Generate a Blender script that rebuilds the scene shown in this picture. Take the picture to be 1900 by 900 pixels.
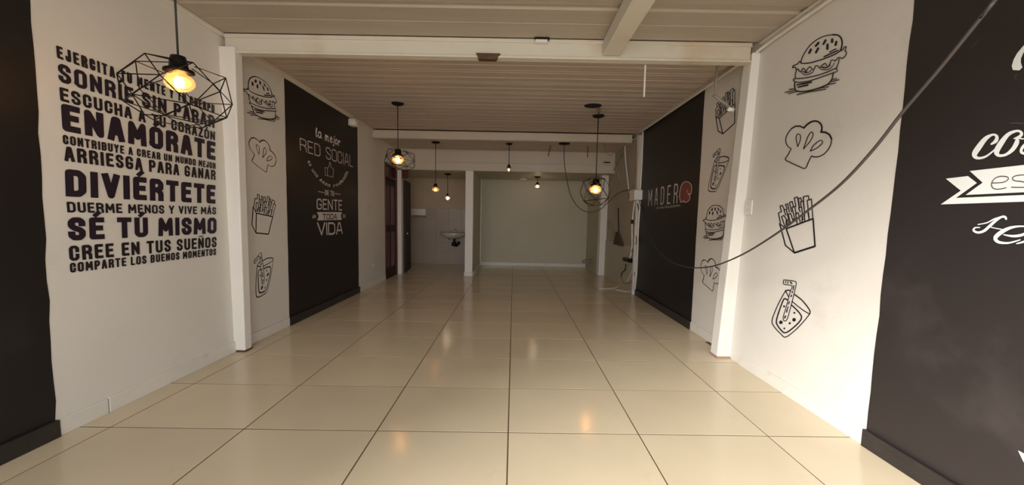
import bpy, bmesh, math, random
from mathutils import Vector, Matrix
for o in list(bpy.data.objects): bpy.data.objects.remove(o)
random.seed(7)
C = bpy.context.scene.collection
SC = bpy.context.scene

# ------------------------------------------------------------------ camera
CAMH, FPX, PITCH, ROLL, YAW = 1.15, 602.0, 0.0741958934, 0.0204248890, -0.0041743528
FW = Vector((math.sin(YAW)*math.cos(PITCH), math.cos(YAW)*math.cos(PITCH), -math.sin(PITCH)))
RT0 = Vector((math.cos(YAW), -math.sin(YAW), 0)); UP0 = RT0.cross(FW)
RT = RT0*math.cos(ROLL) + UP0*math.sin(ROLL); UP = -RT0*math.sin(ROLL) + UP0*math.cos(ROLL)
cd = bpy.data.cameras.new('camera'); cam = bpy.data.objects.new('camera', cd); C.objects.link(cam)
cd.sensor_fit = 'HORIZONTAL'; cd.sensor_width = 36; cd.lens = 36*FPX/1900; cd.clip_start = 0.05
M3 = Matrix((RT, UP, -FW)).transposed()
cam.matrix_world = Matrix.Translation((0, 0, CAMH)) @ M3.to_4x4()
SC.camera = cam

# ------------------------------------------------------------------ sky, sun, exposure
SC.view_settings.view_transform = 'Standard'; SC.view_settings.look = 'None'
SC.view_settings.gamma = 1; SC.view_settings.exposure = 0.66
W = bpy.data.worlds.new('sky'); SC.world = W; W.use_nodes = True
bg = W.node_tree.nodes['Background']; bg.inputs[0].default_value = (0.98, 1.0, 1.02, 1); bg.inputs[1].default_value = 2.2
sd = bpy.data.lights.new('sun', 'SUN'); sun = bpy.data.objects.new('sun', sd); C.objects.link(sun)
sd.energy = 6.6; sd.angle = math.radians(32); sd.color = (1.0, 0.98, 0.95)
sun.rotation_euler = Vector((0.70, 0.56, -0.47)).to_track_quat('-Z', 'Y').to_euler()
sun.location = (-3, -4, 5)

# ------------------------------------------------------------------ measuring helpers (a photo pixel laid on a real plane)
def ray(u, v): return FW + RT*((u-950)/FPX) - UP*((v-450)/FPX)
def onX(u, v, X): d = ray(u, v); return d*(X/d.x) + Vector((0, 0, CAMH))
def onY(u, v, Y): d = ray(u, v); return d*(Y/d.y) + Vector((0, 0, CAMH))
def onZ(u, v, Z): d = ray(u, v); return d*((Z-CAMH)/d.z) + Vector((0, 0, CAMH))

# ------------------------------------------------------------------ materials
def lin(c):
    f = lambda x: x/12.92 if x <= 0.04045 else ((x+0.055)/1.055)**2.4
    return tuple(f(x/255) for x in c) + (1,)
MATS = {}
def mat(name, col, rough=0.6, metal=0.0, noise=0.0, scale=3.0, bump=0.0, bscale=60.0, rnd=0.0, dirt=None, spec=0.5, stretch=(1, 1, 1)):
    if name in MATS: return MATS[name]
    m = bpy.data.materials.new(name); m.use_nodes = True; nt = m.node_tree; n = nt.nodes; L = nt.links
    b = n['Principled BSDF']; base = lin(col)
    b.inputs['Roughness'].default_value = rough; b.inputs['Metallic'].default_value = metal
    b.inputs['Specular IOR Level'].default_value = spec
    tc = n.new('ShaderNodeTexCoord'); mp = n.new('ShaderNodeMapping'); mp.inputs['Scale'].default_value = stretch
    L.new(tc.outputs['Object'], mp.inputs[0])
    rgb = n.new('ShaderNodeRGB'); rgb.outputs[0].default_value = base; cur = rgb.outputs[0]
    if noise:
        t = n.new('ShaderNodeTexNoise'); t.inputs['Scale'].default_value = scale; t.inputs['Detail'].default_value = 6
        L.new(mp.outputs[0], t.inputs['Vector'])
        mr = n.new('ShaderNodeMapRange'); mr.inputs[1].default_value = 0.3; mr.inputs[2].default_value = 0.7
        mr.inputs[3].default_value = 1-noise; mr.inputs[4].default_value = 1+noise*0.5; L.new(t.outputs[0], mr.inputs[0])
        mx = n.new('ShaderNodeMix'); mx.data_type = 'RGBA'; mx.blend_type = 'MULTIPLY'; mx.inputs[0].default_value = 1
        L.new(cur, mx.inputs[6]); L.new(mr.outputs[0], mx.inputs[7]); cur = mx.outputs[2]
    if rnd:
        oi = n.new('ShaderNodeObjectInfo'); mr = n.new('ShaderNodeMapRange')
        mr.inputs[3].default_value = 1-rnd; mr.inputs[4].default_value = 1+rnd*0.4; L.new(oi.outputs['Random'], mr.inputs[0])
        mx = n.new('ShaderNodeMix'); mx.data_type = 'RGBA'; mx.blend_type = 'MULTIPLY'; mx.inputs[0].default_value = 1
        L.new(cur, mx.inputs[6]); L.new(mr.outputs[0], mx.inputs[7]); cur = mx.outputs[2]
    if dirt:      # (colour, scale, threshold, amount): stains and scuffs
        t = n.new('ShaderNodeTexNoise'); t.inputs['Scale'].default_value = dirt[1]; t.inputs['Detail'].default_value = 8; t.inputs['Roughness'].default_value = 0.65
        L.new(mp.outputs[0], t.inputs['Vector'])
        mr = n.new('ShaderNodeMapRange'); mr.inputs[1].default_value = dirt[2]; mr.inputs[2].default_value = dirt[2]+0.18; mr.inputs[4].default_value = dirt[3]
        L.new(t.outputs[0], mr.inputs[0])
        mx = n.new('ShaderNodeMix'); mx.data_type = 'RGBA'; L.new(mr.outputs[0], mx.inputs[0]); L.new(cur, mx.inputs[6]); mx.inputs[7].default_value = lin(dirt[0]); cur = mx.outputs[2]
    L.new(cur, b.inputs['Base Color'])
    if bump:
        t = n.new('ShaderNodeTexNoise'); t.inputs['Scale'].default_value = bscale; t.inputs['Detail'].default_value = 5
        L.new(mp.outputs[0], t.inputs['Vector']); bp = n.new('ShaderNodeBump'); bp.inputs['Strength'].default_value = bump; bp.inputs['Distance'].default_value = 0.01
        L.new(t.outputs[0], bp.inputs['Height']); L.new(bp.outputs[0], b.inputs['Normal'])
    MATS[name] = m; return m
def emis(name, col, s):
    m = bpy.data.materials.new(name); m.use_nodes = True; b = m.node_tree.nodes['Principled BSDF']
    b.inputs['Base Color'].default_value = lin(col); b.inputs['Emission Color'].default_value = lin(col); b.inputs['Emission Strength'].default_value = s
    return m
def glass(name, col, body):
    m = bpy.data.materials.new(name); m.use_nodes = True; nt = m.node_tree; n = nt.nodes; L = nt.links
    n.remove(n['Principled BSDF']); out = n['Material Output']
    tr = n.new('ShaderNodeBsdfTransparent'); tr.inputs[0].default_value = lin(col)
    gl = n.new('ShaderNodeBsdfGlossy'); gl.inputs['Roughness'].default_value = 0.05
    tl = n.new('ShaderNodeBsdfTranslucent'); tl.inputs[0].default_value = lin((255, 196, 140))
    lw = n.new('ShaderNodeLayerWeight'); lw.inputs[0].default_value = 0.35
    a = n.new('ShaderNodeMixShader'); a.inputs[0].default_value = body; L.new(tr.outputs[0], a.inputs[1]); L.new(tl.outputs[0], a.inputs[2])
    b = n.new('ShaderNodeMixShader'); mu = n.new('ShaderNodeMath'); mu.operation = 'MULTIPLY'; mu.inputs[1].default_value = 0.5; L.new(lw.outputs['Fresnel'], mu.inputs[0]); L.new(mu.outputs[0], b.inputs[0])
    L.new(a.outputs[0], b.inputs[1]); L.new(gl.outputs[0], b.inputs[2]); L.new(b.outputs[0], out.inputs[0])
    return m

m_wall = mat('white_paint', (214, 208, 198), 0.55, noise=0.05, scale=1.3, bump=0.15, bscale=18, dirt=((150, 138, 120), 1.7, 0.62, 0.25))
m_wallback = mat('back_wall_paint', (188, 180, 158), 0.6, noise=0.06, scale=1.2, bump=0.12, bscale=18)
m_wallold = mat('worn_plaster', (176, 166, 148), 0.7, noise=0.14, scale=2.2, bump=0.3, bscale=20, dirt=((98, 78, 60), 2.2, 0.55, 0.7))
m_pil = mat('pilaster_paint', (224, 219, 210), 0.5, noise=0.04, scale=2, bump=0.12, bscale=14, dirt=((150, 135, 118), 3, 0.66, 0.5))
m_black = mat('black_board_paint', (20, 16, 16), 0.45, noise=0.12, scale=2, bump=0.08, bscale=10, dirt=((60, 56, 55), 1.6, 0.62, 0.3))
m_blackd = mat('lit_dusty_black_paint', (40, 34, 33), 0.5, noise=0.12, scale=1.5, bump=0.08, bscale=10, dirt=((84, 78, 74), 1.1, 0.58, 0.35))  # same black paint, base lightened for glancing light, plus real chalk dust
m_blackb = mat('black_base_paint', (40, 35, 34), 0.4, noise=0.2, scale=9, bump=0.3, bscale=30, dirt=((150, 145, 138), 26, 0.69, 0.8))
m_base = mat('white_base_tile', (216, 211, 200), 0.35, noise=0.08, scale=3, bump=0.12, bscale=20, dirt=((142, 126, 105), 5, 0.6, 0.4))
m_tile = mat('cream_floor_tile', (206, 190, 161), 0.16, noise=0.05, scale=2.4, rnd=0.05, dirt=((150, 128, 98), 5, 0.62, 0.2), bump=0.02, bscale=3)
m_grout = mat('brown_grout', (98, 76, 54), 0.85, noise=0.2, scale=6)
m_panel = mat('ceiling_board', (188, 171, 156), 0.5, noise=0.10, scale=2.0, rnd=0.06, stretch=(0.5, 9, 3), dirt=((128, 104, 82), 1.6, 0.6, 0.3))
m_panelb = mat('front_ceiling_board', (176, 163, 147), 0.5, noise=0.08, scale=2.0, rnd=0.06, stretch=(0.5, 9, 3), dirt=((146, 128, 106), 1.2, 0.6, 0.4))
m_beam = mat('beam_paint', (208, 200, 184), 0.5, noise=0.05, scale=2, bump=0.1, bscale=20, dirt=((186, 150, 108), 0.9, 0.52, 0.75))
m_beam2 = mat('far_beam_paint', (196, 184, 166), 0.5, noise=0.06, scale=2, bump=0.1, bscale=20)
m_trim = mat('white_trim', (214, 206, 192), 0.45, noise=0.06, scale=5)
m_ink = mat('black_vinyl', (30, 22, 26), 0.4)
m_inkp = mat('plum_black_vinyl', (34, 22, 36), 0.4)
m_white = mat('white_vinyl', (226, 226, 222), 0.5)
m_grey = mat('greyed_white_vinyl', (196, 188, 184), 0.55)
m_meat = mat('dark_red_vinyl', (112, 52, 52), 0.5)
m_iron = mat('black_metal', (26, 22, 20), 0.45, metal=0.6, spec=0.4)
m_cord = mat('black_cord', (36, 32, 28), 0.6)
m_cable = mat('grey_black_cable', (62, 54, 50), 0.5)
m_rust = mat('rusty_steel', (86, 58, 34), 0.7, noise=0.35, scale=30)
m_pvc = mat('white_plastic', (222, 216, 206), 0.4, noise=0.04, scale=8)
m_greyp = mat('grey_conduit', (128, 120, 106), 0.5)
m_red = mat('dark_red_door', (84, 24, 18), 0.35, noise=0.2, scale=3, stretch=(4, 4, 0.4))
m_brown = mat('dark_brown_door', (44, 24, 16), 0.65, noise=0.2, scale=3, stretch=(4, 4, 0.4))
m_pane = mat('dusty_pane', (128, 112, 96), 0.25)
m_chrome = mat('chrome', (200, 196, 190), 0.2, metal=1.0)
m_cer = mat('bathroom_ceramic', (164, 148, 134), 0.3, rnd=0.05, noise=0.04, scale=3)
m_sink = mat('sink_ceramic', (206, 196, 184), 0.2)
m_dark = mat('dark_hole', (20, 15, 12), 0.9)
m_street = mat('street_concrete', (160, 154, 144), 0.85, noise=0.15, scale=2)
m_brush = mat('dark_bristle', (84, 66, 52), 0.9, noise=0.3, scale=40)
m_amber = glass('amber_glass', (255, 200, 134), 0.22)
m_clear = glass('clear_glass', (235, 228, 215), 0.10)
m_fil = emis('glowing_filament', (255, 222, 160), 30)
m_filw = emis('white_lamp', (255, 240, 214), 9)
m_fildim = emis('dim_filament', (255, 214, 150), 6)

# ------------------------------------------------------------------ object helpers
def link(name, verts, faces, m, parent=None, smooth=False, origin=None):
    vs = [Vector(v) for v in verts]
    if origin is None:
        xs = [v.x for v in vs]; ys = [v.y for v in vs]; zs = [v.z for v in vs]
        origin = Vector(((min(xs)+max(xs))/2, (min(ys)+max(ys))/2, min(zs)))
    origin = Vector(origin)
    me = bpy.data.meshes.new(name); me.from_pydata([tuple(v-origin) for v in vs], [], faces); me.update()
    ms = m if isinstance(m, (list, tuple)) else [m]
    for q in ms: me.materials.append(q)
    if smooth:
        for p in me.polygons: p.use_smooth = True
    o = bpy.data.objects.new(name, me); C.objects.link(o)
    if parent is not None:
        o.parent = parent; o.location = origin - wloc(parent)
    else: o.location = origin
    return o
def wloc(o):
    l = Vector(o.location)
    while o.parent: o = o.parent; l += o.location
    return l
def thing(name, loc, label, cat, group=None):
    o = bpy.data.objects.new(name, None); C.objects.link(o); o.location = loc; o.empty_display_size = 0.05
    return tag(o, label, cat, group)
def tag(o, label, cat, group=None):
    o['label'] = label; o['category'] = cat
    if group: o['group'] = group
    return o
def struct(o, label=None, cat=None):
    o['kind'] = 'structure'
    if label: o['label'] = label
    if cat: o['category'] = cat
    return o
class G:
    """gathers shapes of ONE part"""
    def __init__(s): s.v = []; s.f = []
    def add(s, v, f):
        k = len(s.v); s.v += [Vector(p) for p in v]; s.f += [tuple(i+k for i in q) for q in f]; return s
    def box(s, x0, x1, y0, y1, z0, z1):
        return s.add([(x0,y0,z0),(x1,y0,z0),(x1,y1,z0),(x0,y1,z0),(x0,y0,z1),(x1,y0,z1),(x1,y1,z1),(x0,y1,z1)],
                     [(0,3,2,1),(4,5,6,7),(0,1,5,4),(1,2,6,5),(2,3,7,6),(3,0,4,7)])
    def bbox(s, x0, x1, y0, y1, z0, z1, b=0.004):
        bm = bmesh.new(); bmesh.ops.create_cube(bm, size=1)
        for v in bm.verts: v.co = Vector(((x0+x1)/2+v.co.x*(x1-x0), (y0+y1)/2+v.co.y*(y1-y0), (z0+z1)/2+v.co.z*(z1-z0)))
        bmesh.ops.bevel(bm, geom=bm.edges[:], offset=b, segments=2, affect='EDGES', profile=0.5)
        bm.verts.index_update(); s.add([v.co.copy() for v in bm.verts], [[v.index for v in f.verts] for f in bm.faces]); bm.free(); return s
    def tube(s, pts, r, n=8, cap=True, smooth=0):
        P = [Vector(p) for p in pts]
        if smooth: P = catmull(P, smooth)
        k = len(s.v); rr = r if callable(r) else (lambda t: r)
        prev = None
        for i, p in enumerate(P):
            a = P[max(i-1, 0)]; b = P[min(i+1, len(P)-1)]; t = (b-a).normalized()
            if prev is None:
                x = t.orthogonal().normalized()
            else:
                x = (prev - t*prev.dot(t)); x = x.normalized() if x.length > 1e-6 else t.orthogonal().normalized()
            prev = x; y = t.cross(x); R = rr(i/(len(P)-1))
            s.v += [p + (x*math.cos(2*math.pi*j/n) + y*math.sin(2*math.pi*j/n))*R for j in range(n)]
        for i in range(len(P)-1):
            for j in range(n): s.f.append((k+i*n+j, k+i*n+(j+1) % n, k+(i+1)*n+(j+1) % n, k+(i+1)*n+j))
        if cap: s.f.append(tuple(k+j for j in reversed(range(n)))); s.f.append(tuple(k+(len(P)-1)*n+j for j in range(n)))
        return s
    def lathe(s, c, prof, n=20, sx=1, sy=1, rot=None):
        c = Vector(c); k = len(s.v)
        for (r, z) in prof:
            for j in range(n):
                p = Vector((r*sx*math.cos(2*math.pi*j/n), r*sy*math.sin(2*math.pi*j/n), z))
                if rot: p = rot @ p
                s.v.append(c+p)
        for i in range(len(prof)-1):
            for j in range(n): s.f.append((k+i*n+j, k+(i+1)*n+j, k+(i+1)*n+(j+1) % n, k+i*n+(j+1) % n))
        s.f.append(tuple(k+j for j in range(n))); s.f.append(tuple(k+(len(prof)-1)*n+j for j in reversed(range(n))))
        return s
    def obj(s, name, m, parent=None, smooth=False, origin=None): return link(name, s.v, s.f, m, parent, smooth, origin)
def catmull(P, k):
    out = []
    for i in range(len(P)-1):
        p0 = P[max(i-1, 0)]; p1 = P[i]; p2 = P[i+1]; p3 = P[min(i+2, len(P)-1)]
        for j in range(k):
            t = j/k
            out.append(0.5*((2*p1) + (p2-p0)*t + (2*p0-5*p1+4*p2-p3)*t*t + (3*p1-p0-3*p2+p3)*t**3))
    out.append(P[-1]); return out

# ------------------------------------------------------------------ the room
XL, XR1, XR2 = -2.29, 1.865, 1.92        # left wall, right wall in front / behind the pilasters
CZ, YF = 2.53, -0.7                        # ceiling height, shop-front plane
YB = 7.86
floor = struct(G().box(-2.6, 2.1, YF, YB+0.1, -0.12, -0.0015).obj('floor', m_grout), 'cream glazed floor tiles laid in long straight rows', 'floor')
TW, TD, TX0, TY0, SK = 0.7051, 0.4568, -0.0063, 1.667, 0.0146
GAP = 0.0036
for j in range(-6, 14):
    for i in range(-4, 3):
        x0 = TX0+i*TW; x1 = x0+TW
        lo = -2.29 if TY0+j*TD < 6.4 else -2.55; hi = 1.865 if TY0+j*TD < 2.6 else 1.92
        a = max(x0+GAP, lo); b = min(x1-GAP, hi)
        if b-a < 0.02: continue
        ya = lambda x, jj, s: TY0+jj*TD+SK*(x-TX0)+s*GAP
        P = [(a, ya(a, j, 1)), (b, ya(b, j, 1)), (b, ya(b, j+1, -1)), (a, ya(a, j+1, -1))]
        P = [(x, min(max(y, YF), YB)) for x, y in P]
        if P[2][1]-P[1][1] < 0.02: continue
        e = 0.0004; dz = random.uniform(-0.0003, 0.0003)
        top = [(P[0][0]+e, P[0][1]+e, dz), (P[1][0]-e, P[1][1]+e, dz), (P[2][0]-e, P[2][1]-e, dz), (P[3][0]+e, P[3][1]-e, dz)]
        mid = [(x, y, dz-0.0004) for x, y in P]; bot = [(x, y, -0.004) for x, y in P]
        F = [(0, 1, 2, 3)]
        for q in range(4):
            r = (q+1) % 4; F += [(4+q, 4+r, r, q), (8+q, 8+r, 4+r, 4+q)]
        link('floor_tile', top+mid+bot, F, m_tile, floor)
# outside ground in front of the shop
struct(G().box(-9, 9, -12, YF, -0.15, -0.03).obj('pavement', m_street), 'concrete pavement in front of the shop opening', 'ground')

# ceiling
ceil = struct(G().box(-2.6, 2.1, YF, 6.5, CZ+0.03, CZ+0.12).obj('ceiling', m_panelb), 'ceiling of long off-white boards', 'ceiling')
def panel_row(y0, y1, z, x0, x1, m, w=0.25):
    n = max(1, round((y1-y0)/w)); w = (y1-y0)/n
    prof = [(0.002, 0.03), (0.002, 0.008), (0.008, 0.0), (w*0.40, 0.0), (w*0.42, 0.006), (w*0.46, 0.006), (w*0.48, 0.0), (w*0.80, 0.0), (w*0.82, 0.005), (w*0.85, 0.005), (w*0.87, 0.0), (w-0.008, 0.0), (w-0.002, 0.008), (w-0.002, 0.03)]
    if w > 0.35: prof = [(0.001, 0.03), (0.001, 0.014), (0.012, 0.014), (0.016, 0.008), (0.034, 0.008), (0.038, 0.014), (0.058, 0.014), (0.066, 0.0), (w*0.50, 0.0), (w*0.51, 0.005), (w*0.53, 0.005), (w*0.54, 0.0), (w-0.008, 0.0), (w-0.001, 0.008), (w-0.001, 0.03)]
    first = None
    for k in range(n):
        if first is None:
            V = [(x0, y0+a, z+b) for a, b in prof] + [(x1, y0+a, z+b) for a, b in prof]; m_ = len(prof)
            F = [(i, i+1, i+1+m_, i+m_) for i in range(m_-1)] + [tuple(range(m_-1, -1, -1)), tuple(range(m_, 2*m_))]
            first = link('ceiling_board', V, F, m, ceil)
        else:
            c = first.copy(); C.objects.link(c); c.parent = ceil; c.location = first.location + Vector((0, k*w, 0))
panel_row(YF, 2.60, CZ, XL, XR1, m_panelb, 0.41)
panel_row(2.67, 5.28, CZ, XL, XR2, m_panel)
panel_row(5.345, 6.33, 2.44, XL, XR2, m_panel, 0.23)
soff = struct(G().box(-2.55, XR2, 6.345, YB, 2.07, 2.2).obj('ceiling_back', m_wallback), 'low plastered soffit over the washroom and rear alcove', 'ceiling')

# left wall with black painted bays, baseboard
wl = struct(G().box(XL-0.2, XL, YF, 5.76, 0, CZ+0.1).obj('wall_left', m_wall), 'white left wall with lettering and black painted bays', 'wall')
def paint(nm, parent, X, side, y0, y1, z0, z1, m, lab=None, wob=0.004, yt=0.0):
    # thin coat of paint with slightly uneven edges; yt = lean of the edges at the top
    n = 24; V = []; s = side*0.0015
    for k in range(n+1):
        z = z0+(z1-z0)*k/n; t = (z-z0)/(z1-z0)
        V += [(X+s, y0+yt*t+random.uniform(-wob, wob), z), (X+s, y1+yt*t+random.uniform(-wob, wob), z)]
    F = [(2*k, 2*k+1, 2*k+3, 2*k+2) for k in range(n)]
    if side < 0: F = [tuple(reversed(f)) for f in F]
    o = link(nm, V, F, m, parent)
    if lab: o['label'] = lab
    return o
paint('painted_bay', wl, XL, 1, YF+0.01, 1.553, 0.085, CZ, m_black, 'black painted strip at the far left edge', yt=0.045)
paint('painted_bay', wl, XL, 1, 3.26, 4.76, 0.085, 2.50, m_black, 'black painted bay carrying white slogan', yt=0.03, wob=0.002)
paint('painted_wall', wl, XL, 1, 2.69, 3.26, 0.095, 2.5, m_wall, yt=0.03, wob=0)
bl = struct(G().bbox(XL, XL+0.014, 1.56, 1.755, 0, 0.088, 0.003).obj('baseboard_left', m_base), 'low tiled baseboard along the left wall', 'baseboard')
for (a, b, mm, nm) in ((YF+0.01, 1.555, m_blackb, 'black baseboard piece'), (1.76, 2.60, m_base, None), (2.70, 3.25, m_base, None), (3.255, 4.77, m_blackb, 'black baseboard piece'), (4.775, 5.75, m_base, None)):
    p = G().bbox(XL, XL+0.014+(0.006 if nm else 0), a, b, 0, 0.09, 0.003).obj('baseboard_tile', mm, bl)
    if nm: p['label'] = nm
# right wall
wr = struct(G().box(XR1, XR1+0.3, YF, 2.70, 0, CZ+0.1).obj('wall_right', m_wall), 'white front part of the right wall with icons and black bay', 'wall')
wr2 = struct(G().box(XR2, XR2+0.3, 2.70, YB+0.1, 0, CZ+0.1).obj('wall_right_rear', m_wall), 'rear part of the right wall behind the pilaster', 'wall')
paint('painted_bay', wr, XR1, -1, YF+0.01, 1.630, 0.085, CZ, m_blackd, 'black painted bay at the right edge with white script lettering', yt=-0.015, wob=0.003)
paint('painted_bay', wr2, XR2, -1, 3.41, 4.985, 0.085, 2.5, m_black, 'black painted bay carrying the shop name', wob=0.003, yt=0.01)
o = paint('worn_plaster_area', wr2, XR2, -1, 5.06, 6.72, 0.74, 2.44, m_wallold, 'stained unpainted plaster above the dado'); 
G().bbox(XR2-0.016, XR2, 5.06, 6.72, 0, 0.74, 0.003).obj('dado', m_wallback, wr2)
struct(G().bbox(XR2-0.05, XR2, 4.995, 5.055, 0, 2.44, 0.006).obj('trim_14', m_pil), 'narrow white strip at the far edge of the shop name bay', 'strip')
br = struct(G().bbox(XR1-0.014, XR1, 1.635, 2.56, 0, 0.088, 0.003).obj('baseboard_right', m_base), 'low tiled baseboard along the right wall', 'baseboard')
for (X, a, b, mm, nm) in ((XR1, YF+0.01, 1.63, m_blackb, 'black baseboard piece'), (XR2, 2.80, 3.405, m_base, None), (XR2, 3.41, 4.985, m_blackb, 'black baseboard piece')):
    p = G().bbox(X-0.014-(0.008 if nm else 0), X, a, b, 0, 0.092 if nm else 0.088, 0.003).obj('baseboard_tile', mm, br)
    if nm: p['label'] = nm
# pilasters and beams
def pilaster(x0, x1, y0, y1, z1, lab, name='trim_1', lean=(0, 0, 1)):
    g = G().bbox(x0, x1, y0, y1, 0.012, z1, 0.008)
    for v in g.v:
        t = v.z/z1
        if lean[2]*(v.x-(x0+x1)/2) > 0: v.x += lean[0]*t
        v.y += lean[1]*t
    return struct(g.obj(name, m_pil), lab, 'pilaster')
pl = pilaster(XL-0.01, -2.203, 2.60, 2.675, 2.425, 'white pilaster on the left wall under the front beam', 'trim_1', (0.033, -0.02, 1))
G().bbox(-2.285, -2.200, 2.597, 2.68, 0.0, 0.014, 0.003).obj('chipped_foot', m_rust, pl)['label'] = 'chipped rusty foot of the pilaster'
pr_ = pilaster(1.752, XR2+0.01, 2.69, 2.79, 2.46, 'white pilaster on the right wall under the front beam', 'trim_2', (0.055, -0.09, -1))
G().bbox(1.748, 1.862, 2.684, 2.795, 0.0, 0.014, 0.003).obj('chipped_foot', mat('red_brown_chip', (158, 122, 108), 0.8), pr_)['label'] = 'chipped red-brown foot of the pilaster'
def beam(name, y0, y1, z0, z1, x0, x1, m, lab, flange=0.028, web=0.012):
    r = struct(G().bbox(x0+.001, x1-.001, y0+web, y1-web, z0+0.004, z1-0.004, 0.002).obj(name, m), lab, 'beam')
    G().bbox(x0, x1, y0, y1, z1-flange, z1, 0.003).obj('flange', m, r)
    G().bbox(x0, x1, y0, y1, z0, z0+0.016, 0.003).obj('flange', m, r)
    return r
bm1 = beam('trim_3', 2.60, 2.665, 2.385, 2.528, -2.27, 1.80, m_beam, 'white steel beam across the front of the ceiling')
bm2 = beam('trim_4', 5.28, 5.34, 2.39, 2.515, XL, XR2-0.06, m_beam2, 'white steel beam across the middle of the ceiling', 0.02, 0.008)
G().bbox(0.655, 0.79, 0.0, 2.60, 2.415, 2.528, 0.006).obj('trim_5', m_beam)
struct(bpy.data.objects['trim_5'], 'white joist running forward from the front beam', 'beam')
hd = struct(G().bbox(-2.55, XR2, 6.335, 6.36, 2.20, 2.56, 0.003).obj('trim_6', m_beam2), 'stepped white header above the rear openings', 'beam')
G().bbox(-2.55, XR2, 6.31, 6.40, 2.045, 2.20, 0.006).obj('lower_beam', m_beam2, hd)
G().bbox(-2.55, XR2, 6.302, 6.32, 2.045, 2.062, 0.003).obj('lip', m_beam2, hd)
# ceiling mouldings
struct(G().bbox(XL, XL+0.03, YF, 2.60, CZ-0.028, CZ, 0.006).obj('trim_7', m_trim), 'white moulding where left wall meets front ceiling', 'moulding')
struct(G().bbox(XL, XL+0.028, 2.67, 5.28, CZ-0.05, CZ, 0.006).obj('trim_8', m_trim), 'white moulding where left wall meets middle ceiling', 'moulding')
struct(G().bbox(XR2-0.028, XR2, 2.80, 5.28, CZ-0.035, CZ, 0.006).obj('trim_9', m_trim), 'white moulding where right wall meets middle ceiling', 'moulding')
struct(G().bbox(XR1-0.02, XR1, YF, 2.60, CZ-0.02, CZ, 0.005).obj('trim_10', m_trim), 'white moulding where right wall meets front ceiling', 'moulding')

# rear: alcove, washroom, partition
wb = struct(G().box(-0.80, 1.95, YB, YB+0.15, 0, 2.07).obj('wall_back', m_wallback), 'plain cream back wall of the rear alcove', 'wall')
struct(G().bbox(-0.795, 1.765, YB-0.014, YB, 0, 0.075, 0.003).obj('baseboard_back', m_base), 'low baseboard along the back wall', 'baseboard')
wp = struct(G().bbox(-0.945, -0.80, 6.42, YB, 0, 2.07, 0.004).obj('wall_partition', m_wallback), 'partition between washroom and alcove', 'wall')
cl = struct(G().bbox(-0.948, -0.797, 6.325, 6.42, 0.0, 2.052, 0.005).obj('trim_11', m_pil), 'white post at the end of the washroom partition', 'post')
G().bbox(-0.958, -0.79, 6.312, 6.424, 0, 0.085, 0.004).obj('plinth', m_base, cl)
G().bbox(-0.80, -0.786, 6.43, YB-0.02, 0, 0.075, 0.003).obj('baseboard_partition', m_base); struct(bpy.data.objects['baseboard_partition'], 'baseboard along the partition', 'baseboard')
struct(G().bbox(1.77, XR2, 6.80, YB, 0, 2.07, 0.004).obj('wall_alcove', m_wallback), 'short side wall of the rear alcove', 'wall')
struct(G().bbox(1.782, 1.93, 6.71, 6.80, 0, 2.07, 0.005).obj('trim_12', m_pil), 'white post at the right end of the rear alcove', 'post')
# washroom
struct(G().box(-2.7, -2.5, 6.48, YB+0.1, 0, 2.1).obj('wall_washroom', m_wallback), 'left wall of the washroom', 'wall')
wbt = struct(G().box(-2.5, -0.945, YB, YB+0.15, 0, 2.07).obj('wall_washroom_back', mat('washroom_upper_paint', (180, 160, 138), 0.6, noise=0.06, scale=2)), 'washroom back wall, tiled below and painted above', 'wall')
tz, tw = 0.27, 0.31
proto = None
for r in range(5):
    for c in range(5):
        x0 = -2.5+c*tw; z0 = r*tz
        if proto is None:
            proto = G().bbox(x0+0.002, x0+tw-0.002, YB-0.010, YB, z0+0.002, z0+tz-0.002, 0.002).obj('wall_tile', m_cer, wbt)
        else:
            q = proto.copy(); C.objects.link(q); q.parent = wbt; q.location = proto.location + Vector((c*tw, 0, r*tz))
# end of left wall, doors
ws = struct(G().bbox(-2.5, -2.205, 6.37, 6.48, 0, 2.05, 0.004).obj('trim_13', m_pil), 'white jamb between the red door and the washroom door', 'jamb')
struct(G().box(-2.49, -2.45, 5.76, 6.37, 0, 2.5).obj('wall_store', m_dark), 'dark backing behind the red door', 'wall')
struct(G().box(-2.5, XL, 5.76, 6.37, 2.09, 2.56).obj('wall_over_door', m_wall), 'wall above the red door', 'wall')
d1 = bpy.data.objects.new('door_1', None); C.objects.link(d1); d1.location = (XL, 6.06, 0); struct(d1, 'dark red panelled door with transom on the left', 'door')
g = G().bbox(XL-0.06, XL+0.01, 5.76, 5.80, 0, 2.09, 0.004).bbox(XL-0.06, XL+0.01, 6.325, 6.368, 0, 2.09, 0.004).bbox(XL-0.06, XL+0.01, 5.80, 6.325, 2.045, 2.09, 0.004).bbox(XL-0.06, XL+0.01, 5.80, 6.325, 1.83, 1.87, 0.004)
g.obj('door_frame', m_red, d1)
G().bbox(XL-0.055, XL-0.02, 5.805, 6.32, 0.01, 1.825, 0.004).obj('door_leaf', m_brown, d1)
for (a, b) in ((5.86, 6.02), (6.10, 6.27)):
    for (z0, z1) in ((0.2, 0.85), (0.98, 1.7)):
        G().bbox(XL-0.022, XL-0.012, a, b, z0, z1, 0.004).obj('door_panel', m_red, d1)
G().bbox(XL-0.05, XL-0.035, 5.805, 6.04, 1.875, 2.04, 0.002).obj('transom_pane', m_pane, d1)
G().bbox(XL-0.05, XL-0.035, 6.08, 6.32, 1.875, 2.04, 0.002).obj('transom_pane', m_brown, d1)
G().bbox(XL-0.05, XL-0.005, 6.045, 6.075, 1.875, 2.04, 0.003).obj('mullion', m_red, d1)
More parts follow.
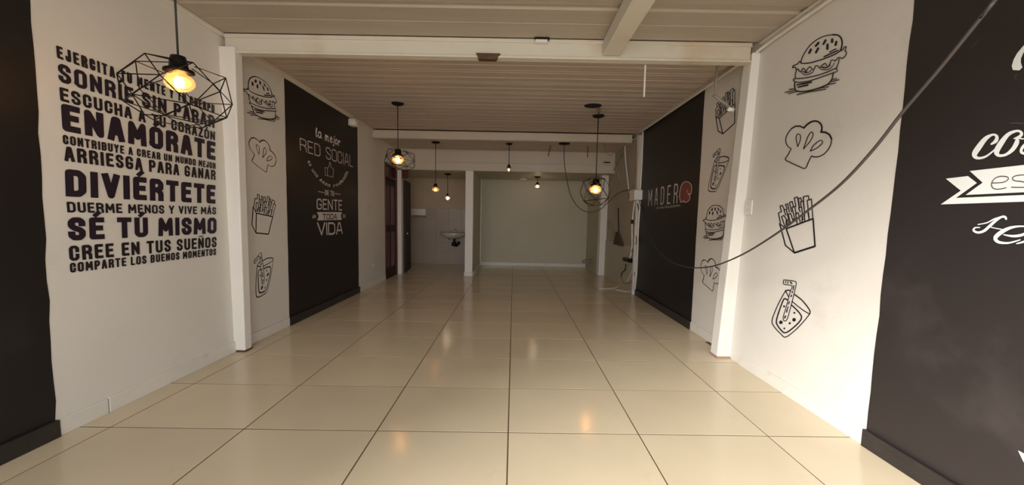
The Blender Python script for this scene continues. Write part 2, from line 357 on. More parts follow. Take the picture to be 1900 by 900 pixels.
d2 = bpy.data.objects.new('door_2', None); C.objects.link(d2); d2.location = (-2.2, 6.5, 0); struct(d2, 'dark brown washroom door standing open', 'door')
lf = [(-2.205, 6.485), (-2.165, 6.485), (-2.255, 7.10), (-2.295, 7.10)]
V = [(x, y, 0.01) for x, y in lf] + [(x, y, 1.86) for x, y in lf]
link('door_leaf', V, [(3, 2, 1, 0), (4, 5, 6, 7), (0, 1, 5, 4), (1, 2, 6, 5), (2, 3, 7, 6), (3, 0, 4, 7)], m_brown, d2)
G().bbox(-2.205, -2.10, 6.40, 6.47, 1.89, 2.045, 0.003).obj('door_head', m_red, d2)
hk = onY(756, 433, 6.55)
h = G().tube([(-2.18, 6.52, hk.z), (hk.x, 6.53, hk.z)], 0.006).lathe((hk.x, 6.53, hk.z-0.022), [(0.004, 0), (0.024, 0.008), (0.03, 0.022), (0.024, 0.036), (0.004, 0.044)], 14)
h.obj('door_knob', m_chrome, d2, True)

# ------------------------------------------------------------------ wall lettering: a stroke alphabet
def arc(cx, cy, rx, ry, a0, a1, n=6): return [(cx+rx*math.cos(math.radians(a0+(a1-a0)*k/n)), cy+ry*math.sin(math.radians(a0+(a1-a0)*k/n))) for k in range(n+1)]
def rr(x0, y0, x1, y1, c=0.22, cy=0.13):
    return [(x0, y0+cy), (x0, y1-cy), (x0+c, y1), (x1-c, y1), (x1, y1-cy), (x1, y0+cy), (x1-c, y0), (x0+c, y0), (x0, y0+cy)]
GL = {
 'A': (0.62, [[(0,0),(.38,1),(.62,1),(1,0)],[(.16,.3),(.84,.3)]]),
 'B': (0.6, [[(0,0),(0,1),(.75,1),(1,.88),(1,.64),(.75,.53),(0,.53)],[(.75,.53),(1,.4),(1,.13),(.75,0),(0,0)]]),
 'C': (0.56, [[(1,.68),(1,.87),(.75,1),(.25,1),(0,.87),(0,.13),(.25,0),(.75,0),(1,.13),(1,.32)]]),
 'D': (0.62, [[(0,0),(0,1),(.7,1),(1,.85),(1,.15),(.7,0),(0,0)]]),
 'E': (0.5, [[(1,1),(0,1),(0,0),(1,0)],[(0,.52),(.85,.52)]]),
 'F': (0.5, [[(1,1),(0,1),(0,0)],[(0,.52),(.85,.52)]]),
 'G': (0.6, [[(1,.78),(1,.87),(.75,1),(.25,1),(0,.87),(0,.13),(.25,0),(.75,0),(1,.13),(1,.44),(.62,.44)]]),
 'H': (0.6, [[(0,0),(0,1)],[(1,0),(1,1)],[(0,.52),(1,.52)]]),
 'I': (0.0, [[(0,0),(0,1)]]),
 'J': (0.45, [[(1,1),(1,.13),(.75,0),(.2,0),(0,.13),(0,.3)]]),
 'L': (0.48, [[(0,1),(0,0),(1,0)]]),
 'M': (0.85, [[(0,0),(0.05,1),(.5,.3),(.95,1),(1,0)]]),
 'N': (0.64, [[(0,0),(0,1),(1,0),(1,1)]]),
 'O': (0.62, [rr(0,0,1,1)]),
 'P': (0.58, [[(0,0),(0,1),(.75,1),(1,.87),(1,.58),(.75,.45),(0,.45)]]),
 'R': (0.6, [[(0,0),(0,1),(.75,1),(1,.87),(1,.62),(.75,.5),(0,.5)],[(.6,.5),(1,.3),(1,0)]]),
 'S': (0.56, [[(1,.79),(1,.87),(.75,1),(.25,1),(0,.87),(0,.68),(.2,.57),(.8,.43),(1,.32),(1,.13),(.75,0),(.25,0),(0,.13),(0,.21)]]),
 'T': (0.58, [[(0,1),(1,1)],[(.5,1),(.5,0)]]),
 'U': (0.6, [[(0,1),(0,.13),(.25,0),(.75,0),(1,.13),(1,1)]]),
 'V': (0.62, [[(0,1),(.5,0),(1,1)]]),
 'Y': (0.62, [[(0,1),(.5,.45),(1,1)],[(.5,.45),(.5,0)]]),
 'Z': (0.56, [[(0,1),(1,1),(0,0),(1,0)]]),
 'a': (0.42, [[(1,.62),(.8,.7),(.3,.66),(0,.4),(.1,.06),(.4,0),(.8,.2),(1,.62),(.9,.1),(1.15,.05)]]),
 'd': (0.42, [[(1,.5),(.5,.62),(.05,.4),(.1,.05),(.5,0),(.95,.2),(1.1,1),(.95,.1)]]),
 'e': (0.36, [[(.1,.3),(.8,.4),(.9,.6),(.5,.7),(.08,.4),(.2,.05),(.6,0),(1,.15)]]),
 'j': (0.22, [[(.9,.65),(.5,-.25),(0,-.3)],[(1.05,.9),(1.1,.95)]]),
 'l': (0.2, [[(0.1,.3),(.9,.9),(.7,1.0),(.2,.6),(.1,.1),(.6,0),(1,.15)]]),
 'm': (0.66, [[(0,0),(.12,.65),(.1,.4),(.35,.66),(.42,.5),(.36,0)],[(.4,.35),(.68,.66),(.78,.5),(.72,.1),(.9,0)]]),
 'n': (0.42, [[(0,0),(.15,.65),(.12,.4),(.6,.66),(.8,.5),(.75,.1),(1,0)]]),
 'o': (0.4, [[(.5,.68),(.1,.5),(.05,.15),(.4,0),(.85,.2),(.9,.55),(.5,.68)]]),
 'r': (0.32, [[(0,0),(.25,.65),(.2,.35),(.6,.66),(1,.55)]]),
 's': (0.34, [[(.95,.62),(.4,.66),(.2,.5),(.8,.25),(.7,.03),(.05,.03)]]),
 'u': (0.42, [[(.1,.65),(0,.15),(.3,0),(.75,.2),(.95,.65),(.85,.1),(1,0)]]),
}
ACC = {'Á': 'A', 'É': 'E', 'Í': 'I', 'Ó': 'O', 'Ú': 'U'}
class Ink:
    """flat lettering and line drawing on a wall plane; 2D points map through fn to the wall"""
    def __init__(s): s.v = []; s.f = []
    def poly(s, P, fn):
        k = len(s.v); s.v += [fn(x, y) for x, y in P]; s.f.append(tuple(range(k, k+len(P))))
    def stroke(s, P, w, fn, cap=True, joins=8):
        W = w if isinstance(w, (list, tuple)) else [w]*len(P)
        for i in range(len(P)-1):
            (x0, y0), (x1, y1) = P[i], P[i+1]; L = math.hypot(x1-x0, y1-y0)
            if L < 1e-9: continue
            dx, dy = (x1-x0)/L, (y1-y0)/L; a, b = W[i]/2, W[i+1]/2
            e0 = a if (cap and i == 0) else 0; e1 = b if (cap and i == len(P)-2) else 0
            s.poly([(x0-dx*e0-dy*a, y0-dy*e0+dx*a), (x0-dx*e0+dy*a, y0-dy*e0-dx*a), (x1+dx*e1+dy*b, y1+dy*e1-dx*b), (x1+dx*e1-dy*b, y1+dy*e1+dx*b)], fn)
        for i in range(0 if not cap else 1, len(P) if not cap else len(P)-1): s.dot(P[i], W[i]/2, fn, joins)
        if cap and len(P) > 2 and math.hypot(P[0][0]-P[-1][0], P[0][1]-P[-1][1]) < 1e-6: s.dot(P[0], W[0]/2, fn, joins)
    def dot(s, p, r, fn, n=8): s.poly([(p[0]+r*math.cos(2*math.pi*k/n+.39), p[1]+r*math.sin(2*math.pi*k/n+.39)) for k in range(n)], fn)
    def obj(s, name, m, nx, parent=None):
        # orient all faces toward the room (nx = sign of normal x)
        F = []
        for k, f in enumerate(s.f):      # each stroke piece lies a hair above the one before it
            for i in f: s.v[i] = s.v[i] + Vector((nx*k*5e-6, 0, 0))
            a, b, c = s.v[f[0]], s.v[f[1]], s.v[f[2]]; n = (b-a).cross(c-a)
            F.append(f if n.x*nx > 0 else tuple(reversed(f)))
        return link(name, s.v, F, m, parent)
def quadmap(px, X, side, off=0.003, z_level=False):
    """TL, TR, BR, BL photo pixels -> bilinear patch on the wall plane x=X; returns fn(u,v in metres), width, height"""
    P = [onX(u, v, X) for u, v in px]
    W_ = ((P[1]-P[0]).length+(P[2]-P[3]).length)/2; H_ = ((P[3]-P[0]).length+(P[2]-P[1]).length)/2
    if z_level:
        zt = (P[0].z+P[1].z)/2; zb = (P[2].z+P[3].z)/2; P[0].z = P[1].z = zt; P[2].z = P[3].z = zb; H_ = zt-zb
    def fn(a, b):
        s, t = a/W_, b/H_
        p = (P[3]*(1-s)+P[2]*s)*(1-t) + (P[0]*(1-s)+P[1]*s)*t
        return Vector((X+side*off, p.y, p.z))
    return fn, W_, H_
def write(ink, text, fn, W_, H_, t=0.2, gap=0.16, wscale=None, tx=None):
    """fit text to W_ x H_; t = stroke / height"""
    th = t*H_; thx = tx*H_ if tx else th
    ws = []
    for ch in text:
        b = ACC.get(ch, 'N' if ch == 'Ñ' else ch)
        ws.append(0.40 if ch == ' ' else GL[b][0])
    n = len(text); g = gap*H_
    inner = W_ - (n-1)*g - sum(thx for ch in text if ch != ' ')
    k = inner/max(sum(ws), 1e-6)
    x = 0
    for ch, w in zip(text, ws):
        if ch == ' ': x += w*k+g; continue
        b = ACC.get(ch, 'N' if ch == 'Ñ' else ch)
        for st in GL[b][1]: ink.stroke([(x+thx/2+q[0]*w*k, th/2+q[1]*(H_-th)) for q in st], th, fn)
        cx = x+thx/2+w*k/2
        if ch in ACC: ink.stroke([(cx-0.03*H_, H_*1.10), (cx+0.07*H_, H_*1.20)], th*0.75, fn)
        if ch == 'Ñ': ink.stroke([(cx-0.18*H_, H_*1.11), (cx-.06*H_, H_*1.15), (cx+.06*H_, H_*1.10), (cx+0.18*H_, H_*1.15)], th*0.45, fn)
        x += thx+w*k+g

TXT = [('EJERCITA TU MENTE Y TU CUERPO', (103,88),(397,192),(397,209),(105,109)),
 ('SONRÍE SIN PARAR', (106,121),(397,212),(397,237),(108,153)),
 ('ESCUCHA A TU CORAZÓN', (109,163),(398,243),(398,260),(111,189)),
 ('ENAMÓRATE', (112,194),(399,262),(399,297),(115,243)),
 ('CONTRIBUYE A CREAR UN MUNDO MEJOR', (115,253),(399,300),(399,313),(116,268)),
 ('ARRIESGA PARA GANAR', (117,275),(399,313),(399,334),(119,299)),
 ('DIVIÉRTETE', (119,313),(399,344),(399,377),(121,366)),
 ('DUERME MENOS Y VIVE MÁS', (122,375),(400,384),(400,398),(124,394)),
 ('SÉ TÚ MISMO', (124,406),(401,402),(401,433),(126,447)),
 ('CREE EN TUS SUEÑOS', (126,457),(401,439),(401,459),(128,484)),
 ('COMPARTE LOS BUENOS MOMENTOS', (128,488),(400,461),(400,474),(129,505))]
tl = thing('wall_lettering', (XL, 2.05, 1.0), 'large block of black motto lettering on the white left wall', 'lettering')
for s, a, b, c, d in TXT:
    fn, w_, h_ = quadmap((a, b, c, d), XL, 1, 0.003, True)
    ink = Ink(); n = len(s)
    write(ink, s, fn, w_, h_, t=0.23 if n < 13 else 0.195, gap=0.12 if n < 13 else 0.13)
    ink.obj('text_line', m_inkp if n < 18 else m_ink, 1, tl)

# slogan on the left black bay
def Z(ox, oy, sc): return lambda x, y: (ox+x/sc, oy+y/sc)
def wallfn(X, side, zc, off=0.004):
    def fn(x, y):
        p = onX(*zc(x, y), X); return Vector((X+side*off, p.y, p.z))
    return fn
zb_ = Z(540, 225, 4.091); wf = wallfn(XL, 1, zb_)
sl = thing('slogan_lettering', (XL, 4.0, 1.2), 'white slogan lettering with thumb and ribbon on the left black bay', 'lettering')
def quadtext(nm, s, corners, zc, X, side, m, par, **kw):
    fn, w_, h_ = quadmap([zc(*p) for p in corners], X, side, kw.pop('off', 0.004)); ink = Ink(); write(ink, s, fn, w_, h_, **kw); return ink.obj(nm, m, -1 if side < 0 else 1, par)
quadtext('script_line', 'la mejor', ((180,42),(372,128),(372,192),(184,118)), zb_, XL, 1, m_white, sl, t=0.12, gap=0.04)
quadtext('text_line', 'RED SOCIAL', ((62,124),(466,262),(468,350),(66,222)), zb_, XL, 1, m_grey, sl, t=0.085, gap=0.16)
quadtext('text_line', 'DE TU', ((255,520),(325,530),(325,570),(255,560)), zb_, XL, 1, m_grey, sl, t=0.2, gap=0.15)
quadtext('text_line', 'GENTE', ((192,586),(385,598),(385,678),(192,670)), zb_, XL, 1, m_grey, sl, t=0.13, gap=0.14)
quadtext('text_line', 'VIDA', ((195,768),(388,766),(390,856),(200,870)), zb_, XL, 1, m_grey, sl, t=0.14, gap=0.12)
ink = Ink(); ink.stroke([(205,533),(248,542)], 5, wf, False); ink.stroke([(332,548),(370,555)], 5, wf, False); ink.obj('dashes', m_grey, 1, sl)
ink = Ink()
for P in ([(255,350),(275,355),(275,415),(258,410),(255,350)], [(275,352),(289,340),(289,312),(296,314),(301,350),(320,362),(316,425),(276,414)]): ink.stroke(P, 3.0, wf, False)
ink.obj('thumb_icon', m_grey, 1, sl)
ink = Ink(); ink.poly([(193,690),(385,690),(375,718),(208,720)], wf); ink.poly([(208,720),(375,718),(385,748),(197,753)], wf); ink.obj('ribbon', m_grey, 1, sl)
quadtext('ribbon_text', 'TODA', ((236,702),(345,702),(345,744),(236,748)), zb_, XL, 1, m_ink, sl, t=0.17, gap=0.14, off=0.006)
quadtext('script_word', 'de', ((155,705),(188,703),(186,735),(158,738)), zb_, XL, 1, m_grey, sl, t=0.12, gap=0.04)
quadtext('script_word', 'la', ((390,702),(410,700),(410,732),(392,735)), zb_, XL, 1, m_grey, sl, t=0.12, gap=0.04)
# words bent along an arc under the thumb
cp = catmull([Vector((p[0], p[1], 0)) for p in ((122,300),(150,365),(195,428),(250,478),(310,500),(365,482),(405,440),(432,385))], 12)
cum = [0]
for a, b in zip(cp, cp[1:]): cum.append(cum[-1]+(b-a).length)
def at(s):
    s = min(max(s, 0), cum[-1]-1e-6)
    for i in range(len(cum)-1):
        if cum[i+1] > s: t = (s-cum[i])/(cum[i+1]-cum[i]); p = cp[i].lerp(cp[i+1], t); d = (cp[i+1]-cp[i]).normalized(); return p, d
ink = Ink(); txt = 'es una mesa rodeada'; adv = cum[-1]/len(txt)
for k, ch in enumerate(txt):
    if ch == ' ': continue
    p, d = at((k+0.5)*adv); nrm = Vector((d.y, -d.x, 0))
    for st in GL[ch][1]:
        ink.stroke([((p+d*((q[0]-0.5)*adv*0.72)+nrm*(q[1]*22)).x, (p+d*((q[0]-0.5)*adv*0.72)+nrm*(q[1]*22)).y) for q in st], 4.2, wf)
ink.obj('curved_text', m_grey, 1, sl)

# shop name on the right black bay
zm = Z(1190, 320, 11.25); wm = wallfn(XR2, -1, zm)
sn = thing('shop_name_lettering', (XR2, 4.2, 1.3), 'pale tall shop name with a dark red steak for its last letter', 'lettering')
quadtext('text_line', 'MADER', ((158,362),(778,224),(758,642),(145,698)), zm, XR2, -1, m_grey, sn, t=0.085, gap=0.36)
quadtext('small_text_line', 'HAMBURGUESERÍA', ((310,728),(822,668),(822,712),(310,765)), zm, XR2, -1, m_grey, sn, t=0.17, gap=0.3)
steak = [(830,620),(808,500),(825,350),(860,250),(920,195),(1000,205),(1055,270),(1062,370),(1040,455),(1005,440),(1025,490),(1020,560),(970,612),(910,622),(890,585),(870,612),(830,620)]
ink = Ink()
for i in range(len(steak)-1): ink.poly([(915,400), steak[i], steak[i+1]], wm)
ink.obj('steak_fill', m_meat, -1, sn)
ink = Ink(); wm2 = wallfn(XR2, -1, zm, 0.006)
cs = catmull([Vector((x, y, 0)) for x, y in steak], 4); ink.stroke([(p.x, p.y) for p in cs], 15, wm2, False)
ink.stroke([(985,360),(965,400),(985,440),(1005,470)], 9, wm2, False); ink.obj('steak_outline', m_grey, -1, sn)

# ------------------------------------------------------------------ line-drawn icons
BURGER = dict(z=Z(1440, 50, 6.427), S=[
 (10, [(300,430),(315,370),(350,300),(400,230),(460,175),(530,130),(600,105),(680,92)]),
 (16, [(680,92),(740,98),(780,130),(795,190),(785,250),(770,285)]),
 (12, [(770,285),(720,320),(640,355),(560,385),(480,410),(400,430),(330,435),(300,430)]),
 (24, [(402,310),(423,270)]), (22, [(482,305),(508,255)]), (22, [(480,228),(513,188)]), (22, [(572,203),(598,158)]), (24, [(618,262),(621,212)]), (26, [(675,178),(677,150)]), (24, [(716,215),(727,178)]),
 (12, [(645,300),(720,262)]), (14, [(580,355),(745,280)]),
 (10, [(300,425),(285,410),(265,440),(215,460),(205,485),(240,480),(245,510),(270,500),(285,530),(310,525),(325,495),(345,500),(365,530),(390,490),(415,475),(435,500),(460,505),(480,465),(505,465),(530,485),(560,455),(595,435),(625,480),(650,440),(665,400),(690,395),(715,405),(745,370),(770,365),(800,375),(835,345),(850,300),(830,285),(848,235),(820,245),(800,275),(770,285)]),
 (8, [(305,540),(350,570),(400,565),(445,540),(465,505)]), (8, [(318,525),(360,548),(405,540),(432,515)]), (12, [(345,535),(385,545)]),
 (8, [(520,480),(550,505),(600,512),(650,500),(690,460),(705,430)]), (8, [(545,475),(580,492),(620,485),(660,455)]), (12, [(560,480),(610,487)]),
 (10, [(255,510),(240,560),(240,610)]), (10, [(765,380),(755,430),(730,490),(715,500)]),
 (10, [(240,617),(320,612),(400,600),(480,582),(560,560),(640,530),(715,498),(740,510),(740,530),(700,545),(600,580),(500,615),(400,645),(300,660),(245,655),(215,635),(225,620),(240,617)]),
 (13, [(235,660),(232,710),(245,755),(300,770),(380,765),(460,748),(560,715),(640,675),(680,620),(695,555)]),
 (15, [(262,690),(435,658)]), (15, [(275,718),(392,692)]),
 (9, [(170,745),(225,738)]), (9, [(120,780),(235,755)]), (9, [(158,795),(260,770)]), (10, [(262,808),(400,775),(605,742)]), (9, [(460,750),(560,725),(640,712)]), (9, [(630,688),(722,670)]), (9, [(655,655),(768,630)]), (9, [(670,632),(738,616)])], D=[])
HAT = dict(z=Z(1440, 215, 8.18), S=[
 (13, [(235,500),(185,460),(155,400),(158,330),(190,260),(240,195)]), (18, [(240,195),(300,158),(370,155),(430,185)]), (22, [(430,185),(480,130),(550,88),(620,80),(680,115),(705,180),(690,245)]),
 (24, [(690,245),(760,250),(820,285),(850,350)]), (14, [(850,350),(840,430),(800,510),(740,575),(670,615),(600,625),(545,610)]), (13, [(545,610),(500,700),(450,798),(350,765),(250,720),(150,665),(190,590),(235,500)]),
 (12, [(340,465),(318,380),(315,310),(345,275),(378,300),(375,370),(340,465)]), (12, [(428,500),(460,400),(500,300),(545,245),(572,275),(550,350),(500,420),(428,500)]), (12, [(530,535),(570,460),(640,395),(695,372),(718,400),(680,450),(610,500),(530,535)]),
 (18, [(340,462),(340,450)]), (18, [(430,496),(434,486)]), (18, [(532,530),(540,522)])], D=[])
FRIES = dict(z=Z(1430, 350, 6.92), S=[
 (17, [(205,515),(550,385),(575,740)]), (20, [(575,740),(310,825)]), (15, [(310,825),(205,515)]), (14, [(120,450),(150,560),(195,730),(310,825)]), (13, [(120,450),(205,515)])] +
 [(12, p) for p in ([(130,440),(105,315),(130,300)],[(145,300),(125,225),(155,215),(180,270)],[(190,495),(145,360),(175,345),(210,400),(225,480)],[(200,340),(175,275),(205,265),(235,390)],
  [(220,260),(195,205),(225,195),(245,300)],[(265,460),(230,330),(262,320),(300,430)],[(275,300),(248,180),(282,165),(300,240)],[(310,370),(280,240),(315,230),(335,330)],
  [(330,230),(310,120),(350,108),(370,230)],[(345,430),(325,320),(360,310),(385,430)],[(375,240),(362,130),(390,118),(405,160)],[(385,300),(365,245),(405,238),(420,400)],
  [(400,240),(390,170),(425,160),(440,300)],[(440,300),(425,105),(490,92),(500,150)],[(440,400),(445,300),(480,285),(500,395)],[(500,380),(475,150),(530,135),(548,380)],
  [(205,480),(205,410),(230,400),(250,470)],[(290,440),(300,390),(330,380),(345,450)],[(410,430),(410,340),(435,330),(445,410)])], D=[])
DRINK = dict(z=Z(1420, 510, 6.92), S=[
 (11, [(265,205),(200,320),(130,470),(90,600),(130,680),(200,755),(265,800),(380,720),(480,620),(575,505)]),
 (14, [(330,205),(300,196),(265,205)]), (14, [(382,252),(470,320),(540,400),(580,465),(575,505)]), (11, [(575,505),(500,460),(420,400),(350,340)]), (11, [(310,290),(265,205)]),
 (15, [(295,325),(262,308),(240,320),(200,420),(160,540),(150,620),(200,700),(260,745),(340,700),(430,620),(470,560),(460,510),(400,440),(348,392)]),
 (9, [(245,65),(300,70),(370,80),(405,105),(380,230),(330,430),(280,585),(235,560),(280,400),(330,210),(350,140),(245,120),(245,65)]),
 (10, [(272,82),(268,105)]), (10, [(300,85),(295,110)]), (14, [(330,92),(350,112)]), (12, [(375,140),(365,190)]), (14, [(357,215),(354,228)]), (14, [(345,262),(340,280)]), (12, [(318,345),(307,375)]), (11, [(300,410),(294,440)]), (14, [(288,450),(282,480)]), (16, [(268,530),(258,552)])],
 D=[((250,405),14),((382,488),13),((378,577),24),((208,610),24),((322,622),15),((253,688),12)])
def smooth2(P, k=4):
    if len(P) < 5: return P
    return [(p.x, p.y) for p in catmull([Vector((a, b, 0)) for a, b in P], k)]
def icon(D, name, label, cat, X, side, anchors=None, dst=None, zd=None, group=None):
    z0 = D['z']; src = lambda x, y: onX(*z0(x, y), XR1)
    if anchors:
        A = [src(*p) for p in anchors]; B = [onX(*zd(*p), X) for p in dst]
        # affine map of wall coordinates (y, z)
        u1, u2 = A[1]-A[0], A[2]-A[0]; w1, w2 = B[1]-B[0], B[2]-B[0]; det = u1.y*u2.z-u1.z*u2.y
        def fn(x, y):
            q = src(x, y)-A[0]; a = (q.y*u2.z-q.z*u2.y)/det; b = (u1.y*q.z-u1.z*q.y)/det
            p = B[0]+w1*a+w2*b; return Vector((X+side*0.003, p.y, p.z))
    else:
        def fn(x, y): p = src(x, y); return Vector((X+side*0.003, p.y, p.z))
    ink = Ink()
    for w, P in D['S']: ink.stroke(smooth2(P) if D is not FRIES else P, w*1.18, fn, False)
    for c, r in D['D']: ink.dot(c, r, fn, 10)
    return tag(ink.obj(name, m_ink, side), label, cat, group)
icon(BURGER, 'burger_drawing', 'line-drawn burger at the top of the front right wall', 'drawing', XR1, -1)
icon(HAT, 'chef_hat_drawing', 'line-drawn chef hat under the burger on the front right wall', 'drawing', XR1, -1)
icon(FRIES, 'fries_drawing', 'line-drawn fries box crossed by the black cable on the front right wall', 'drawing', XR1, -1)
icon(DRINK, 'drink_drawing', 'line-drawn iced drink tilting at the bottom of the front right wall', 'drawing', XR1, -1)
zA, zB = Z(445, 140, 4.741), Z(445, 350, 4.5)
icon(BURGER, 'burger_drawing', 'line-drawn burger beside the left pilaster, top of its column', 'drawing', XL, 1, [(300,430),(770,285),(245,755)], [(78,130),(280,185),(130,340)], zA)
icon(HAT, 'chef_hat_drawing', 'line-drawn chef hat beside the left pilaster under the burger', 'drawing', XL, 1, [(150,665),(450,798),(600,80)], [(105,755),(228,850),(222,577)], zA)
icon(FRIES, 'fries_drawing', 'line-drawn fries box left of the slogan bay', 'drawing', XL, 1, [(205,515),(550,385),(310,825)], [(135,205),(272,235),(132,370)], zB)
icon(DRINK, 'drink_drawing', 'line-drawn drink with bent straw at the foot of the left column of drawings', 'drawing', XL, 1, [(265,205),(580,490),(265,800)], [(142,645),(275,590),(225,858)], zB)
zC, zD = Z(1295, 150, 4.286), Z(1290, 370, 5.0)
icon(FRIES, 'fries_drawing', 'line-drawn fries box partly behind the right pilaster', 'drawing', XR2, -1, [(205,515),(550,385),(310,825)], [(172,300),(296,182),(200,422)], zC)
icon(DRINK, 'drink_drawing', 'line-drawn upright drink between shop name bay and right pilaster', 'drawing', XR2, -1, [(265,205),(580,490),(265,800)], [(135,635),(248,625),(150,872)], zC)
icon(BURGER, 'burger_drawing', 'small line-drawn burger right of the shop name bay', 'drawing', XR2, -1, [(300,430),(770,285),(245,755)], [(108,185),(265,160),(120,350)], zD)
icon(HAT, 'chef_hat_drawing', 'line-drawn chef hat crossed by the sagging cable beside the right pilaster', 'drawing', XR2, -1, [(150,665),(450,798),(600,80)], [(72,770),(165,848),(158,553)], zD)

# white script on the right black bay at the frame edge
ss = thing('script_lettering', (XR1, 1.2, 1.2), 'white script lettering with forked banner on the right black wall', 'lettering')
zP = Z(1740, 60, 3.75); fP = wallfn(XR1, -1, zP); zQ = Z(1740, 280, 4.5); fQ = wallfn(XR1, -1, zQ); fQ2 = wallfn(XR1, -1, zQ, 0.006)
def vstroke(ink, P, fn, k=5):
    V3 = catmull([Vector(p) for p in P], k); ink.stroke([(v.x, v.y) for v in V3], [max(v.z, 3) for v in V3], fn, False)
ink = Ink()
vstroke(ink, [(380,778,12),(412,755,26),(418,725,22),(390,712,14),(340,740,30),(292,800,40),(262,850,36),(285,875,20),(340,865,14),(400,820,10),(430,790,8)], fP)
vstroke(ink, [(540,740,8),(585,720,20),(590,698,20),(560,686,16),(500,710,26),(450,770,38),(418,828,38),(432,856,22),(480,852,18),(530,815,28),(560,765,32),(565,735,16),(600,742,8),(640,735,8)], fP)
vstroke(ink, [(640,760,18),(600,800,20),(592,835,20),(640,850,16)], fP)
ink.obj('script_word', m_white, -1, ss)
ink = Ink(); ink.poly([(640,60),(600,97),(560,145),(535,190),(522,235),(530,262),(575,265),(597,245),(585,210),(587,180),(605,140),(640,110)], fP); ink.obj('script_initial', m_white, -1, ss)
ink = Ink(); ink.poly([(275,168),(500,143),(500,267),(383,265)], fQ); ink.poly([(383,265),(500,267),(500,356),(240,368)], fQ); ink.poly([(500,143),(820,107),(820,341),(500,356)], fQ); ink.obj('banner', m_white, -1, ss)
ink = Ink(); ink.poly([(75,232),(260,210),(335,268),(200,332)], fQ); ink.poly([(200,332),(335,268),(160,393),(32,447)], fQ); ink.poly([(160,393),(820,364),(820,421),(32,447)], fQ); ink.obj('banner_fold', m_white, -1, ss)
ink = Ink()
vstroke(ink, [(468,268,7),(560,262,7),(603,236,7),(590,216,7),(530,213,7),(485,235,7),(462,275,7),(475,310,7),(520,320,7),(585,308,7)], fQ2)
vstroke(ink, [(760,200,7),(700,202,7),(650,214,7),(640,235,7),(665,250,7),(720,256,7),(770,275,7),(740,303,7),(630,303,7)], fQ2)
ink.obj('banner_text', m_cable, -1, ss)
ink = Ink()
vstroke(ink, [(580,568,18),(570,552,20),(540,552,18),(490,585,22),(440,630,24),(395,668,22),(345,682,18),(308,665,18),(320,642,12),(360,640,8)], fQ)
vstroke(ink, [(345,615,8),(420,600,10),(480,570,12),(540,552,14)], fQ); vstroke(ink, [(455,638,8),(500,648,8),(545,655,8)], fQ)
vstroke(ink, [(560,700,8),(640,712,20),(720,700,22),(780,660,14),(760,635,12),(690,630,14),(610,645,24),(540,680,34),(492,725,34),(515,760,24),(590,770,16),(660,755,12),(700,742,8)], fQ)
vstroke(ink, [(670,775,8),(720,762,16),(780,740,16)], fQ)
ink.obj('script_word', m_white, -1, ss)
zR = Z(1780, 740, 5.625); fR = wallfn(XR1, -1, zR); ink = Ink(); ink.poly([(625,540),(720,590),(720,720),(672,640)], fR); ink.obj('small_fragment', m_white, -1, ss)
ink = Ink(); fM = wallfn(XR1, -1, Z(1740, 60, 3.75)); ink.stroke([(510,632),(600,633)], 4, fM, False); ink.stroke([(555,290),(543,325)], 4, fM, False); ink.stroke([(240,105),(300,45)], 2.5, fM, False); ink.obj('chalk_marks', mat('faint_chalk', (96, 88, 84), 0.8), -1, ss)

# ------------------------------------------------------------------ lamps
BW, BZ = 0.076, 0.049        # bulb half width / half height
def socket_prof(s): return [(0.010*s, 0.075*s), (0.034*s, 0.072*s), (0.040*s, 0.045*s), (0.044*s, 0.012*s), (0.068*s, 0.004*s), (0.070*s, -0.008*s), (0.044*s, -0.012*s), (0.030*s, -0.010*s)]
def lampbulb(root, c, w, hz, gm, fm, power, col=(1, 0.68, 0.42)):
    prof = [(0.001, -hz)]
    for k in range(1, 9):
        a = math.pi*k/9.5; prof.append((w*math.sin(a), -hz*math.cos(a)))
    prof += [(w*0.36, hz*1.08), (w*0.33, hz*1.28)]
    b = G().lathe(c, [(r, z) for r, z in prof], 20, 1, 0.66).obj('bulb', gm, root, True)
    f = G()
    for k in range(5):
        a = 2*math.pi*k/5; x = w*0.30*math.cos(a); y = w*0.2*math.sin(a)
        f.tube([c+Vector((x*0.5, y*0.5, hz*0.5)), c+Vector((x, y, -hz*0.05)), c+Vector((x*0.7, y*0.7, -hz*0.55))], w*0.07, 6, smooth=3)
    f.lathe(c+Vector((0, 0, -hz*0.05)), [(0.001, -hz*0.38), (w*0.24, -hz*0.25), (w*0.34, 0), (w*0.24, hz*0.25), (0.001, hz*0.38)], 12, 1, 0.66)
    f.obj('filament', fm, b, True)
    if power:
        l = bpy.data.lights.new('bulb_light', 'POINT'); l.energy = power; l.color = col; l.shadow_soft_size = 0.03
        lo = bpy.data.objects.new('bulb_light', l); C.objects.link(lo); lo.location = c
